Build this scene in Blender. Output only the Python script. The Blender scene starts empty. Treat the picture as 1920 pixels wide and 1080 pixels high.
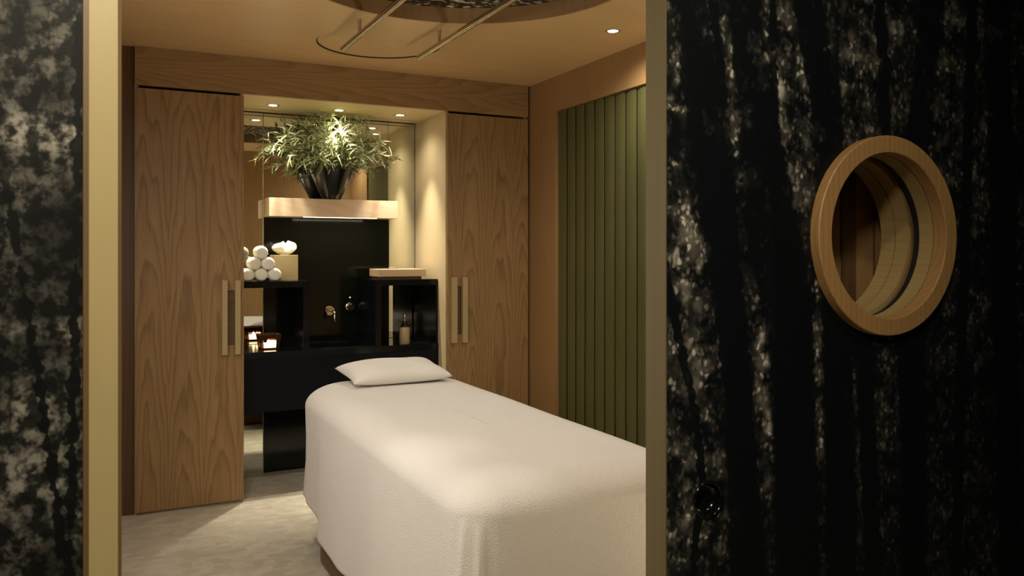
import bpy, bmesh, math, random
from mathutils import Vector, Matrix
random.seed(7)
S = bpy.context.scene
COL = S.collection
PI = math.pi

# ------------------------------------------------------------------ camera model (also used to measure the print on the door)
TH = math.radians(26.57); ST, CT = math.sin(TH), math.cos(TH)
F = 1539.0; EYE = 1.35
def on_plane(u, v, Y):
    a = (u - 960) / F
    zc = Y / (CT - ST * a)
    return zc * (ST + CT * a), EYE - (v - 475) / F * zc

# ------------------------------------------------------------------ mesh helpers
def bm_new(): return bmesh.new()

def box(bm, x0, x1, y0, y1, z0, z1, bev=0.0, seg=2):
    r = bmesh.ops.create_cube(bm, size=1.0)
    vs = r['verts']
    for v in vs:
        v.co = Vector(((x0 + x1) / 2 + v.co.x * (x1 - x0), (y0 + y1) / 2 + v.co.y * (y1 - y0), (z0 + z1) / 2 + v.co.z * (z1 - z0)))
    if bev > 0:
        es = list({e for v in vs for e in v.link_edges})
        bmesh.ops.bevel(bm, geom=es, offset=bev, segments=seg, affect='EDGES', profile=0.7, clamp_overlap=True)
    return bm

def lathe(bm, prof, seg=48, origin=(0, 0, 0), axis='Z', smooth=True, close=True):
    """prof: list of (radius, height); revolve about an axis through origin"""
    rings = []
    o = Vector(origin)
    for r, h in prof:
        if r < 1e-6:
            p = {'Z': (0, 0, h), 'Y': (0, h, 0), 'X': (h, 0, 0)}[axis]
            rings.append([bm.verts.new(o + Vector(p))]); continue
        ring = []
        for i in range(seg):
            a = 2 * PI * i / seg
            c, s = r * math.cos(a), r * math.sin(a)
            p = {'Z': (c, s, h), 'Y': (c, h, s), 'X': (h, c, s)}[axis]
            ring.append(bm.verts.new(o + Vector(p)))
        rings.append(ring)
    for A, B in zip(rings, rings[1:]):
        n = max(len(A), len(B))
        for i in range(n):
            j = (i + 1) % n
            if len(A) == 1 and len(B) == 1: continue
            if len(A) == 1: f = (A[0], B[i], B[j])
            elif len(B) == 1: f = (A[i], B[0], A[j])
            else: f = (A[i], B[i], B[j], A[j])
            bm.faces.new(f)
    return bm

def ring_y(bm, cx, cz, r0, r1, y0, y1, bev=0.0, seg=96):
    b = bev
    prof = [(r0, y1), (r0, y0 + b), (r0 + b, y0), (r1 - b, y0), (r1, y0 + b), (r1, y1), (r0, y1)]
    return lathe(bm, prof, seg, (cx, 0, cz), 'Y')

def tube(bm, pts, rad, seg=12, caps=True):
    pts = [Vector(p) for p in pts]
    rads = rad if isinstance(rad, (list, tuple)) else [rad] * len(pts)
    up = Vector((0.13, 0.31, 0.94)).normalized()
    rings = []
    prev = None
    for i, p in enumerate(pts):
        t = (pts[min(i + 1, len(pts) - 1)] - pts[max(i - 1, 0)]).normalized()
        if prev is None:
            a = t.cross(up)
            if a.length < .05: a = t.cross(Vector((1, 0, 0)))
            a.normalize()
        else:
            a = (prev - t * prev.dot(t)).normalized()
        prev = a
        b = t.cross(a)
        rings.append([bm.verts.new(p + (a * math.cos(2 * PI * k / seg) + b * math.sin(2 * PI * k / seg)) * rads[i]) for k in range(seg)])
    for A, B in zip(rings, rings[1:]):
        for k in range(seg):
            bm.faces.new((A[k], A[(k + 1) % seg], B[(k + 1) % seg], B[k]))
    if caps:
        bm.faces.new(list(reversed(rings[0]))); bm.faces.new(rings[-1])
    return bm

def prism_z(bm, poly, z0, z1):
    lo = [bm.verts.new((x, y, z0)) for x, y in poly]
    hi = [bm.verts.new((x, y, z1)) for x, y in poly]
    n = len(poly)
    for i in range(n):
        j = (i + 1) % n
        bm.faces.new((lo[i], lo[j], hi[j], hi[i]))
    bm.faces.new(list(reversed(lo))); bm.faces.new(hi)
    return bm

ORG = {}
def obj(name, bm, mat, parent=None, loc=None, smooth=None, fix=True):
    """link a bmesh given in world coordinates as ONE mesh object under parent"""
    if fix: bmesh.ops.recalc_face_normals(bm, faces=bm.faces)
    if parent is not None: o_w = ORG[parent.name]
    elif loc is not None: o_w = Vector(loc)
    else:
        xs = [v.co for v in bm.verts]
        o_w = Vector(((min(v.x for v in xs) + max(v.x for v in xs)) / 2, (min(v.y for v in xs) + max(v.y for v in xs)) / 2, min(v.z for v in xs)))
    for v in bm.verts: v.co -= o_w
    me = bpy.data.meshes.new(name); bm.to_mesh(me); bm.free()
    me.materials.append(mat)
    o = bpy.data.objects.new(name, me); COL.objects.link(o)
    if parent is not None: o.parent = parent
    else: o.location = o_w
    ORG[o.name] = o_w
    if smooth is not None:
        me.polygons.foreach_set('use_smooth', [True] * len(me.polygons))
        if smooth < 180:
            try: me.set_sharp_from_angle(angle=math.radians(smooth))
            except Exception: pass
    return o

def tag(o, label=None, cat=None, group=None, kind=None):
    if label: o['label'] = label
    if cat: o['category'] = cat
    if group: o['group'] = group
    if kind: o['kind'] = kind
    return o

def thing(name, loc, label, cat, group=None, kind=None):
    o = bpy.data.objects.new(name, None); COL.objects.link(o)
    o.location = loc; o.empty_display_size = .05
    ORG[o.name] = Vector(loc)
    return tag(o, label, cat, group, kind)

def dup(root, loc, label, rot=None):
    r = root.copy(); COL.objects.link(r); r.location = loc
    if rot is not None: r.rotation_euler = rot
    r['label'] = label
    for ch in list(root.children):
        c = ch.copy(); COL.objects.link(c); c.parent = r
        for g in list(ch.children):
            d = g.copy(); COL.objects.link(d); d.parent = c
    return r

def struct(name, bm, mat, label=None, smooth=None):
    return tag(obj(name, bm, mat, smooth=smooth), label, None, None, 'structure')

def cut(o, cutters):
    """subtract bmeshes (world coordinates) from o for good"""
    bpy.context.view_layer.update()
    tmp = []
    for i, bm in enumerate(cutters):
        bmesh.ops.recalc_face_normals(bm, faces=bm.faces)
        me = bpy.data.meshes.new('cutter'); bm.to_mesh(me); bm.free()
        c = bpy.data.objects.new('cutter', me); COL.objects.link(c); tmp.append(c)
        m = o.modifiers.new('b', 'BOOLEAN'); m.operation = 'DIFFERENCE'; m.object = c; m.solver = 'EXACT'
    bpy.context.view_layer.update()
    dg = bpy.context.evaluated_depsgraph_get()
    ne = bpy.data.meshes.new_from_object(o.evaluated_get(dg))
    mats = list(o.data.materials)
    o.modifiers.clear(); o.data = ne
    ne.materials.clear()
    for m in mats: ne.materials.append(m)
    for c in tmp: bpy.data.objects.remove(c, do_unlink=True)

# ------------------------------------------------------------------ node helpers
class NT:
    def __init__(self, name):
        self.m = bpy.data.materials.new(name); self.m.use_nodes = True
        self.t = self.m.node_tree; self.n = self.t.nodes; self.l = self.t.links
        self.n.clear()
        self.out = self.n.new('ShaderNodeOutputMaterial')
        self.b = self.n.new('ShaderNodeBsdfPrincipled')
        self.l.new(self.b.outputs[0], self.out.inputs[0])
    def put(self, sock, v):
        if v is None: return
        if isinstance(v, bpy.types.NodeSocket): self.l.new(v, sock)
        else: sock.default_value = v
    def math(self, op, a, b=None, c=None, clamp=False):
        x = self.n.new('ShaderNodeMath'); x.operation = op; x.use_clamp = clamp
        self.put(x.inputs[0], a); self.put(x.inputs[1], b); self.put(x.inputs[2], c)
        return x.outputs[0]
    def pos(self):
        g = self.n.new('ShaderNodeNewGeometry'); return g.outputs['Position']
    def xyz(self, v):
        s = self.n.new('ShaderNodeSeparateXYZ'); self.l.new(v, s.inputs[0]); return s.outputs[0], s.outputs[1], s.outputs[2]
    def vec(self, x, y, z):
        s = self.n.new('ShaderNodeCombineXYZ')
        self.put(s.inputs[0], x); self.put(s.inputs[1], y); self.put(s.inputs[2], z); return s.outputs[0]
    def noise(self, v, scale, detail=2, rough=.5, dist=0.0):
        x = self.n.new('ShaderNodeTexNoise'); self.put(x.inputs['Vector'], v)
        x.inputs['Scale'].default_value = scale; x.inputs['Detail'].default_value = detail
        x.inputs['Roughness'].default_value = rough; x.inputs['Distortion'].default_value = dist
        return x.outputs['Fac']
    def ramp(self, f, stops, interp='LINEAR'):
        x = self.n.new('ShaderNodeValToRGB'); self.put(x.inputs[0], f)
        e = x.color_ramp; e.interpolation = interp
        while len(e.elements) < len(stops): e.elements.new(.5)
        for el, (p, c) in zip(e.elements, stops):
            el.position = p; el.color = (*c, 1) if len(c) == 3 else c
        return x.outputs[0]
    def smooth(self, v, a, b, lo=0.0, hi=1.0):
        x = self.n.new('ShaderNodeMapRange'); x.interpolation_type = 'SMOOTHSTEP'
        self.put(x.inputs['Value'], v)
        x.inputs['From Min'].default_value = a; x.inputs['From Max'].default_value = b
        x.inputs['To Min'].default_value = lo; x.inputs['To Max'].default_value = hi
        return x.outputs[0]
    def mix(self, f, a, b, mode='MIX'):
        x = self.n.new('ShaderNodeMix'); x.data_type = 'RGBA'; x.blend_type = mode
        self.put(x.inputs[0], f)
        self.put(x.inputs[6], a if isinstance(a, bpy.types.NodeSocket) else (*a, 1))
        self.put(x.inputs[7], b if isinstance(b, bpy.types.NodeSocket) else (*b, 1))
        return x.outputs[2]
    def bump(self, h, strength=.2, dist=.01):
        x = self.n.new('ShaderNodeBump'); self.put(x.inputs['Height'], h)
        x.inputs['Strength'].default_value = strength; x.inputs['Distance'].default_value = dist
        self.l.new(x.outputs[0], self.b.inputs['Normal'])
    def set(self, **k):
        names = {'col': 'Base Color', 'rough': 'Roughness', 'metal': 'Metallic', 'spec': 'Specular IOR Level', 'emit': 'Emission Color',
                 'es': 'Emission Strength', 'coat': 'Coat Weight', 'crough': 'Coat Roughness', 'trans': 'Transmission Weight', 'ior': 'IOR',
                 'sheen': 'Sheen Weight', 'sss': 'Subsurface Weight', 'alpha': 'Alpha'}
        for a, v in k.items():
            s = self.b.inputs[names[a]]
            if isinstance(v, tuple) and len(v) == 3: v = (*v, 1)
            self.put(s, v)
        return self

def wood(name, light, dark, grain='Z', leaf=.09, ring=.012, tilt=.035, rough=.42, off=0.0, contrast=1.0, spec=.4):
    N = NT(name)
    x, y, z = N.xyz(N.pos())
    if grain == 'Z': g, c, d = z, N.math('ADD', x, y), x       # across the grain works on faces of either wall
    elif grain == 'X': g, c, d = x, N.math('ADD', y, z), y
    else: g, c, d = y, N.math('ADD', x, z), z
    c = N.math('ADD', c, off)
    v = N.vec(N.math('MULTIPLY', c, 5.0), N.math('MULTIPLY', g, .8), 3.7 + off)
    warp = N.noise(v, 1.0, 3, .5)
    wob = N.math('MULTIPLY', N.math('SUBTRACT', N.noise(N.vec(N.math('MULTIPLY', g, .9), off * 3 + 1.0, 0.0), 1.0, 1), .5), .05)
    t = N.math('SUBTRACT', N.math('PINGPONG', N.math('ADD', c, N.math('ADD', wob, 20.0)), leaf), leaf * .12)
    h = N.math('ADD', N.math('MULTIPLY', N.math('ADD', .15, g), tilt), N.math('ADD', .012, N.math('MULTIPLY', warp, .09)))
    q = N.math('SQRT', N.math('ADD', N.math('MULTIPLY', t, t), N.math('MULTIPLY', h, h)))
    q = N.math('ADD', q, N.math('MULTIPLY', N.noise(N.vec(N.math('MULTIPLY', c, 30.0), N.math('MULTIPLY', g, 3.0), off), 1.0, 2), .006))
    saw = N.math('FRACT', N.math('DIVIDE', q, ring))
    ringv = N.ramp(saw, [(0.0, (0, 0, 0)), (.55, (.35,) * 3), (.86, (1,) * 3), (1.0, (0, 0, 0))])
    fib = N.noise(N.vec(N.math('MULTIPLY', c, 260.0), N.math('MULTIPLY', g, 7.0), off), 1.0, 3, .6)
    broad = N.noise(N.vec(N.math('MULTIPLY', c, 9.0), N.math('MULTIPLY', g, .7), off + 5), 1.0, 2)
    f = N.math('ADD', N.math('MULTIPLY', ringv, .42 * contrast), N.math('ADD', N.math('MULTIPLY', N.math('SUBTRACT', fib, .5), .75 * contrast), N.math('MULTIPLY', N.math('SUBTRACT', broad, .5), .5)))
    f = N.math('ADD', f, .12, clamp=True)
    col = N.mix(f, light, dark)
    N.set(col=col, rough=rough, spec=spec)
    N.bump(fib, .06, .002)
    return N.m

def plain(name, col, rough=.5, metal=0.0, var=.12, scale=20, bump=0.0, bscale=200, **k):
    N = NT(name)
    n = N.noise(N.pos(), scale, 3)
    c = N.mix(n, tuple(min(1, c * (1 - var)) for c in col), tuple(min(1, c * (1 + var)) for c in col))
    N.set(col=c, rough=rough, metal=metal, **k)
    if bump: N.bump(N.noise(N.pos(), bscale, 3), bump, .003)
    return N.m

def emit(name, col, s):
    N = NT(name); N.set(col=col, emit=col, es=s, rough=.5); return N.m

# ------------------------------------------------------------------ materials
WL, WD = (.325, .196, .083), (.145, .078, .029)
M = {}
M['door_wood'] = wood('oak_veneer_cathedral', WL, WD, 'Z', .088, .0125, .036, off=.31, contrast=1.35)
M['door_wood_b'] = wood('oak_veneer_cathedral_light', WL, WD, 'Z', .10, .0115, .034, off=1.73, contrast=1.3)
M['carcass_wood'] = wood('oak_veneer_pale', (.62, .50, .30), (.48, .365, .20), 'Z', .16, .02, .02, off=.9, contrast=.6)
M['wall_wood'] = wood('oak_veneer_wall', WL, (.24, .125, .045), 'Z', .13, .018, .025, off=2.2, contrast=.7)
M['fascia_wood'] = wood('oak_veneer_fascia', WL, WD, 'X', .10, .014, .05, off=.55)
M['ceil_wood'] = wood('oak_veneer_ceiling', (.64, .425, .20), (.47, .29, .125), 'X', .33, .03, .03, rough=.38, off=.2, contrast=.45)
M['niche_ceil'] = wood('oak_veneer_niche_ceiling', (.70, .57, .31), (.58, .45, .23), 'X', .3, .03, .02, off=1.2, contrast=.35)
M['shelf_wood'] = wood('oak_shelf', (.66, .50, .34), (.48, .33, .20), 'X', .1, .014, .06, off=.4, contrast=.8)
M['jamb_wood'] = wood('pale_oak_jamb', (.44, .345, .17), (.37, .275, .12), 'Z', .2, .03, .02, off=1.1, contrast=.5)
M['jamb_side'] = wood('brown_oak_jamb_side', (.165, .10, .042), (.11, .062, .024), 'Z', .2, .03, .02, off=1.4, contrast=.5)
M['ring_wood'] = wood('oak_porthole', (.44, .25, .10), (.26, .13, .045), 'Z', .5, .016, .02, off=.7, contrast=.8)
M['liner_wood'] = wood('oak_porthole_liner', (.44, .31, .14), (.27, .17, .07), 'Y', .3, .02, .02, off=.1, contrast=.6)
M['handle_wood'] = wood('pale_oak_handle', (.40, .305, .15), (.34, .25, .115), 'Z', .2, .03, .02, off=.2, contrast=.3)
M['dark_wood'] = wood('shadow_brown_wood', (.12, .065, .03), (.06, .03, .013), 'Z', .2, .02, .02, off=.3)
M['base_wood'] = wood('brown_plinth_wood', (.13, .075, .033), (.07, .037, .015), 'X', .2, .02, .02, off=.3)
M['tan_box'] = wood('pale_wood_box', (.55, .43, .21), (.45, .33, .15), 'Z', .3, .03, .02, off=.6, contrast=.35)
M['book_wood'] = wood('pale_wood_tray', (.62, .45, .26), (.5, .33, .18), 'X', .3, .03, .02, off=.6, contrast=.3)

N = NT('edge_bronze')
x, y, z = N.xyz(N.pos())
streak = N.noise(N.vec(N.math('MULTIPLY', x, 200.0), N.math('MULTIPLY', y, 260.0), N.math('MULTIPLY', z, 3.0)), 1, 3)
N.set(col=N.mix(streak, (.118, .09, .042), (.165, .126, .06)), rough=.6, metal=0.0, spec=.2)
M['edge'] = N.m

M['groove'] = plain('black_shadow_gap', (.006, .005, .004), .8)
N = NT('black_lacquer')
n = N.noise(N.pos(), 1.5, 2)
N.set(col=N.mix(n, (.0028, .0038, .0052), (.005, .0062, .0072)), rough=N.smooth(n, .3, .7, .10, .16), spec=.26)
M['black'] = N.m
N = NT('black_back_glass')
n = N.noise(N.pos(), 2.0, 2)
N.set(col=N.mix(n, (.005, .0062, .0045), (.007, .0082, .0055)), rough=.11, spec=.28)
M['black_glass'] = N.m
M['black_matte'] = plain('black_apron', (.004, .005, .007), .5, spec=.14)
N = NT('mirror_glass'); N.set(col=(.80, .82, .74), metal=1.0, rough=.012); M['mirror'] = N.m
M['glass_edge'] = plain('mirror_edge_glass', (.42, .42, .22), .25)
M['chrome'] = plain('chrome', (.72, .68, .6), .12, 1.0, .05)
M['steel'] = plain('brushed_steel', (.55, .49, .38), .24, 1.0, .1, 60)
M['dark_metal'] = plain('dark_pump_metal', (.05, .045, .04), .25, .8)
M['pot'] = plain('black_glazed_pot', (.003, .003, .003), .2, 0, .2, spec=.38)
M['black_plastic'] = plain('gloss_black_pull', (.004, .004, .005), .12, 0, .1, spec=.5)
M['lens'] = emit('lamp_lens', (1.0, .90, .66), 26)
M['strip'] = emit('shelf_light_strip', (1.0, .86, .52), 5)
M['lamp_trim'] = plain('lamp_trim_metal', (.55, .47, .32), .35, .6)
M['flame'] = emit('flame', (1.0, .72, .34), 60)
M['wax'] = emit('glowing_wax', (1.0, .74, .40), 3.2)
N = NT('smoked_brown_glass')
N.set(col=(.05, .026, .014), rough=.12)
tb_ = N.n.new('ShaderNodeBsdfTransparent'); tb_.inputs[0].default_value = (.50, .27, .14, 1)
ms = N.n.new('ShaderNodeMixShader'); ms.inputs[0].default_value = .45
N.l.new(N.b.outputs[0], ms.inputs[1]); N.l.new(tb_.outputs[0], ms.inputs[2]); N.l.new(ms.outputs[0], N.out.inputs[0])
M['candle_shell'] = N.m
M['soap'] = plain('soap_bottle_beige', (.38, .28, .15), .4, 0, .05)

# towels and blanket
def cloth(name, col, bs, bd, scale=500):
    N = NT(name)
    n = N.noise(N.pos(), scale, 2, .6); m = N.noise(N.pos(), 6, 2)
    N.set(col=N.mix(m, tuple(c * .95 for c in col), col), rough=.92, sheen=.25, spec=.15)
    N.bump(n, bs, bd); return N.m
M['blanket'] = cloth('white_terry_blanket', (.78, .74, .685), .55, .006, 260)
M['pillow'] = cloth('white_pillow_cotton', (.78, .745, .69), .12, .002, 500)
M['towel'] = cloth('white_terry_towel', (.86, .83, .75), .5, .004, 380)
N = NT('tissue_paper'); N.set(col=(.85, .84, .72), rough=.8, spec=.1, sss=.0); M['tissue'] = N.m

# foliage
N = NT('olive_leaves')
n = N.noise(N.pos(), 55, 2); n2 = N.noise(N.pos(), 9, 1)
c = N.ramp(n, [(.3, (.09, .105, .035)), (.5, (.24, .265, .115)), (.72, (.55, .55, .34))])
N.set(col=c, rough=.5, spec=.35)
tr = N.n.new('ShaderNodeBsdfTranslucent'); N.l.new(c, tr.inputs[0])
ms = N.n.new('ShaderNodeMixShader'); ms.inputs[0].default_value = .25
N.l.new(N.b.outputs[0], ms.inputs[1]); N.l.new(tr.outputs[0], ms.inputs[2]); N.l.new(ms.outputs[0], N.out.inputs[0])
M['leaf'] = N.m
M['stem'] = plain('brown_green_stem', (.16, .14, .05), .6)

# green slats
N = NT('olive_green_slat')
n = N.noise(N.pos(), 4, 2)
N.set(col=N.mix(n, (.080, .079, .027), (.100, .097, .034)), rough=.36, spec=.45)
M['green'] = N.m

# floor: small stone mosaic
N = NT('stone_mosaic')
x, y, z = N.xyz(N.pos())
br = N.n.new('ShaderNodeTexBrick'); N.l.new(N.vec(x, y, 0.0), br.inputs['Vector'])
br.offset = .37; br.offset_frequency = 2; br.squash = .7; br.squash_frequency = 3
br.inputs['Scale'].default_value = 1.0; br.inputs['Brick Width'].default_value = .062; br.inputs['Row Height'].default_value = .034
br.inputs['Mortar Size'].default_value = .0011; br.inputs['Bias'].default_value = .0
br.inputs['Color1'].default_value = (.56, .50, .405, 1); br.inputs['Color2'].default_value = (.40, .35, .265, 1)
br.inputs['Mortar'].default_value = (.39, .34, .26, 1)
n = N.noise(N.pos(), 14, 3)
N.set(col=N.mix(.35, br.outputs['Color'], N.ramp(n, [(.3, (.39, .34, .255)), (.7, (.58, .52, .42))])), rough=.42, spec=.35)
N.bump(br.outputs['Fac'], -.15, .002)
M['floor'] = N.m

# dark print above the table
N = NT('dark_bark_print')
x, y, z = N.xyz(N.pos())
v = N.vec(N.math('MULTIPLY', x, .8), N.math('MULTIPLY', y, 1.0), 0.0)
n = N.noise(v, 30, 4, .65); n2 = N.noise(v, 7, 2)
f = N.math('MULTIPLY', N.smooth(n, .50, .64), N.smooth(n2, .3, .6, .25, 1))
N.set(col=N.mix(f, (.010, .009, .007), (.80, .70, .55)), rough=.35)
M['print_disc'] = N.m

# forest print --------------------------------------------------------------
def forest(name, Y, trunks, blobs, base, zspan, fine, gain, tint, blotch=False):
    N = NT(name)
    x, y, z = N.xyz(N.pos())
    p = N.vec(x, N.math('MULTIPLY', z, .9), 0.0)
    n2 = N.noise(p, fine * .2, 3, .6, .0)
    n3 = N.noise(p, fine * .07, 3, .55)
    wv = N.vec(N.math('ADD', x, N.math('MULTIPLY', N.noise(p, fine * .6, 2), .02)), N.math('MULTIPLY', N.math('ADD', z, N.math('MULTIPLY', N.noise(p, fine * .5, 2), .03)), .8), 0.0)
    def spots(sc, lo, hi, pw):
        vo = N.n.new('ShaderNodeTexVoronoi'); vo.feature = 'F1'; N.l.new(wv, vo.inputs['Vector']); vo.inputs['Scale'].default_value = sc
        r, g_, b_ = N.xyz(vo.outputs['Color'])
        return N.math('MULTIPLY', N.smooth(vo.outputs['Distance'], lo, hi, 1.0, 0.0), N.math('POWER', r, pw))
    leaf = N.math('ADD', N.math('MULTIPLY', spots(fine, .15, .62, 2.2), .85), N.math('MULTIPLY', spots(fine * .42, .1, .7, 2.5), .4))
    leaf = N.math('MULTIPLY', leaf, N.smooth(n2, .38, .62, .12, 1.2))
    leaf = N.math('ADD', leaf, N.math('MULTIPLY', N.smooth(n2, .40, .70), .10))
    leaf = N.math('MULTIPLY', leaf, N.smooth(n3, .34, .60, .22, 1.15))
    if blotch:
        m1 = N.noise(p, 44, 4, .6)
        m2 = N.noise(p, 7, 3, .6)
        m3 = N.noise(p, 95, 2, .5)
        leaf = N.math('MULTIPLY', N.smooth(m1, .43, .60, .06, 1.0), N.smooth(m2, .34, .60, .22, 1.0))
        leaf = N.math('MULTIPLY', leaf, N.smooth(m3, .34, .58, .35, 1.1))
    env = base
    for (u, v, su, sv, amp) in blobs:
        cx, cz = on_plane(u, v, Y)
        sx = abs(on_plane(u + su, v, Y)[0] - on_plane(u - su, v, Y)[0]) / 2
        sz = abs(on_plane(u, v + sv, Y)[1] - cz)
        dx = N.math('DIVIDE', N.math('SUBTRACT', x, cx), sx)
        dz = N.math('DIVIDE', N.math('SUBTRACT', z, cz), sz)
        e = N.math('POWER', 2.718, N.math('MULTIPLY', N.math('ADD', N.math('MULTIPLY', dx, dx), N.math('MULTIPLY', dz, dz)), -1.0))
        env = N.math('ADD', env, N.math('MULTIPLY', e, amp))
    val = N.math('MULTIPLY', leaf, env)
    front = N.math('MULTIPLY', N.math('MULTIPLY', N.smooth(N.noise(p, fine * .09, 3, .6), .52, .64), N.smooth(z, 1.15, 1.8)), .6)
    front = N.math('MAXIMUM', front, .03)
    z0, z1 = zspan
    zt = N.smooth(z, z0, z1); zt.node.interpolation_type = 'LINEAR'
    edge = N.math('MULTIPLY', N.math('SUBTRACT', N.noise(N.vec(x, z, 2.0), 45, 3), .5), .03)
    for pts, w in trunks:
        fc = N.n.new('ShaderNodeFloatCurve')
        cv = fc.mapping.curves[0]
        P = []
        X0, X1 = -1.0, 3.0
        for (u, v) in pts:
            px, pz = on_plane(u, v, Y)
            P.append(((pz - z0) / (z1 - z0), (px - X0) / (X1 - X0)))
        P.sort()
        fc.mapping.use_clip = False
        cv.points[0].location = P[0]; cv.points[1].location = P[-1]
        for q in P[1:-1]: cv.points.new(*q)
        for q in cv.points: q.handle_type = 'VECTOR'
        fc.mapping.update()
        N.put(fc.inputs['Factor'], 1.0); N.put(fc.inputs['Value'], zt)
        cx = N.math('ADD', N.math('MULTIPLY', fc.outputs[0], X1 - X0), X0)
        pu = pts[len(pts) // 2][0]
        ww = (on_plane(pu + w, 500, Y)[0] - on_plane(pu - w, 500, Y)[0]) / 2
        dist = N.math('ADD', N.math('ABSOLUTE', N.math('SUBTRACT', x, cx)), edge)
        tm = N.math('MULTIPLY', N.smooth(dist, ww * .75, ww * 1.08, 1.0, 0.0), N.math('SUBTRACT', 1.0, front))
        val = N.math('MULTIPLY', val, N.math('SUBTRACT', 1.0, tm))
    val = N.math('MULTIPLY', val, gain)
    col = N.mix(N.math('MINIMUM', val, 1.0), (.0045, .005, .005) if blotch else (.004, .0055, .0068), tint)
    N.set(col=col, rough=.5, spec=.12)
    return N.m

trunksR = [
    ([(1292, -40), (1318, 130), (1350, 400), (1380, 640), (1394, 1100)], 30),
    ([(1268, -40), (1300, 200), (1330, 420)], 17),
    ([(1392, -40), (1408, 180), (1425, 420), (1470, 640), (1488, 1100)], 34),
    ([(1335, -40), (1352, 150), (1366, 320)], 10),
    ([(1255, 540), (1283, 680), (1305, 780), (1316, 900), (1298, 1100)], 8),
    ([(1450, 60), (1452, 160), (1454, 260)], 8),
    ([(1538, -40), (1545, 160), (1552, 330)], 14),
    ([(1470, 400), (1500, 560), (1505, 700), (1510, 900)], 26),
    ([(1560, 420), (1570, 640), (1576, 860), (1580, 1100)], 32),
    ([(1598, 560), (1622, 700), (1632, 900), (1640, 1100)], 17),
    ([(1752, -40), (1738, 140), (1716, 300), (1712, 620), (1712, 1100)], 27),
    ([(1806, 560), (1800, 760), (1792, 1100)], 11),
    ([(1868, -40), (1876, 240), (1884, 560), (1900, 1100)], 26),
    ([(1655, 100), (1660, 210), (1668, 330)], 12),
]
blobsR = [
    (1266, 15, 16, 14, 5), (1276, 130, 9, 26, 4.5), (1268, 195, 22, 16, 5), (1266, 305, 20, 12, 3.5),
    (1284, 440, 34, 60, 3.0), (1322, 30, 14, 40, 2.6), (1354, 30, 8, 24, 4), (1372, 95, 6, 50, 3.0),
    (1384, 265, 9, 55, 6), (1390, 345, 10, 28, 5), (1300, 600, 50, 110, 2.4), (1290, 800, 55, 120, 2.4),
    (1432, 620, 14, 120, 3.2), (1436, 840, 18, 90, 2.2), (1530, 600, 12, 80, 3.2), (1532, 780, 12, 120, 2.2),
    (1525, 520, 18, 40, 2), (1460, 200, 60, 110, 1.1), (1500, 90, 120, 100, 1.0), (1480, 330, 60, 80, 1.1), (1610, 150, 130, 150, .9), (1780, 300, 90, 260, .5), (1640, 760, 60, 160, .35),
    (1300, 1000, 60, 60, 1.4),
]
M['forestR'] = forest('forest_photograph_print', 1.305, trunksR, blobsR, .22, (.3, 2.3), 88, .72, (.56, .50, .41))
trunksL = [([(160, -60), (150, 100), (146, 300)], 10), ([(60, 640), (80, 760), (100, 900)], 9)]
blobsL = [(60, 240, 60, 34, 2.4), (130, 250, 30, 40, 2.0), (95, 90, 90, 60, .8), (90, 620, 60, 18, 1.8), (60, 770, 60, 40, .9), (60, 900, 90, 60, .9), (140, 990, 20, 20, 1.4)]
M['forestL'] = forest('forest_photograph_print_soft', 1.28, trunksL, blobsL, .6, (.3, 2.3), 56, .52, (.30, .275, .235), True)
M['corridor'] = plain('dark_corridor_paint', (.02, .018, .016), .7)
M['plaster'] = plain('dark_backing', (.05, .045, .035), .8)

# ------------------------------------------------------------------ room numbers
XL, XR = -.40, 2.45          # room side walls
CZ = 2.418                   # ceiling height
DY = 4.637                   # front of the cupboard doors
MY = 5.21                    # mirror plane
NX0, NX1 = .692, 1.878       # niche between the cupboards
FB = 2.218                   # underside of the fascia

# ------------------------------------------------------------------ shell
struct('floor', box(bm_new(), -1.7, 3.6, -1.4, 5.36, -.08, 0), M['floor'])
ceiling = struct('ceiling', box(bm_new(), XL - .1, XR + .12, 1.383, 5.30, CZ, CZ + .10), M['ceil_wood'])
RC = (1.24, 2.88); RR = .685
DCN = (1.27, 4.055); DR = .315
cut(ceiling, [lathe(bm_new(), [(0, CZ - .05), (RR, CZ - .05), (RR, CZ + .2), (0, CZ + .2)], 128, (*RC, 0)),
              lathe(bm_new(), [(0, CZ - .05), (DR, CZ - .05), (DR, CZ + .2), (0, CZ + .2)], 96, (*DCN, 0))])
struct('wall_left', box(bm_new(), XL - .1, XL, 1.463, 5.30, 0, CZ), M['wall_wood'])
wr = struct('wall_right', box(bm_new(), XR, XR + .12, 1.463, 5.30, 0, CZ), M['wall_wood'])
cut(wr, [box(bm_new(), XR - .05, XR + .06, 2.17, 4.32, .08, 2.207), box(bm_new(), XR - .05, XR + .004, 2.028, 2.032, -.1, 2.207)])
struct('wall_back', box(bm_new(), XL, XR, 5.222, 5.30, 0, CZ), M['plaster'])
PX, PZ = 1.605, 1.39
wf = struct('wall_front', box(bm_new(), XL - .1, 3.3, 1.383, 1.463, 0, CZ), M['wall_wood'])
cut(wf, [box(bm_new(), .012, 1.13, 1.3, 1.6, -.1, 2.22), lathe(bm_new(), [(0, 1.3), (.196, 1.3), (.196, 1.6), (0, 1.6)], 96, (PX, 0, PZ), 'Y')])
bm = bm_new(); ring_y(bm, PX, PZ, .188, .1958, 1.384, 1.4195, 0); ring_y(bm, PX, PZ, .188, .1958, 1.4235, 1.463, 0)
o = obj('porthole_liner', bm, M['liner_wood'], wf, smooth=40)
wi = struct('wall_inner', box(bm_new(), XL - .1, 3.3, 1.50, 1.53, 0, CZ), M['wall_wood'])
cut(wi, [box(bm_new(), .012, 1.13, 1.45, 1.6, -.1, 2.22)])
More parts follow.
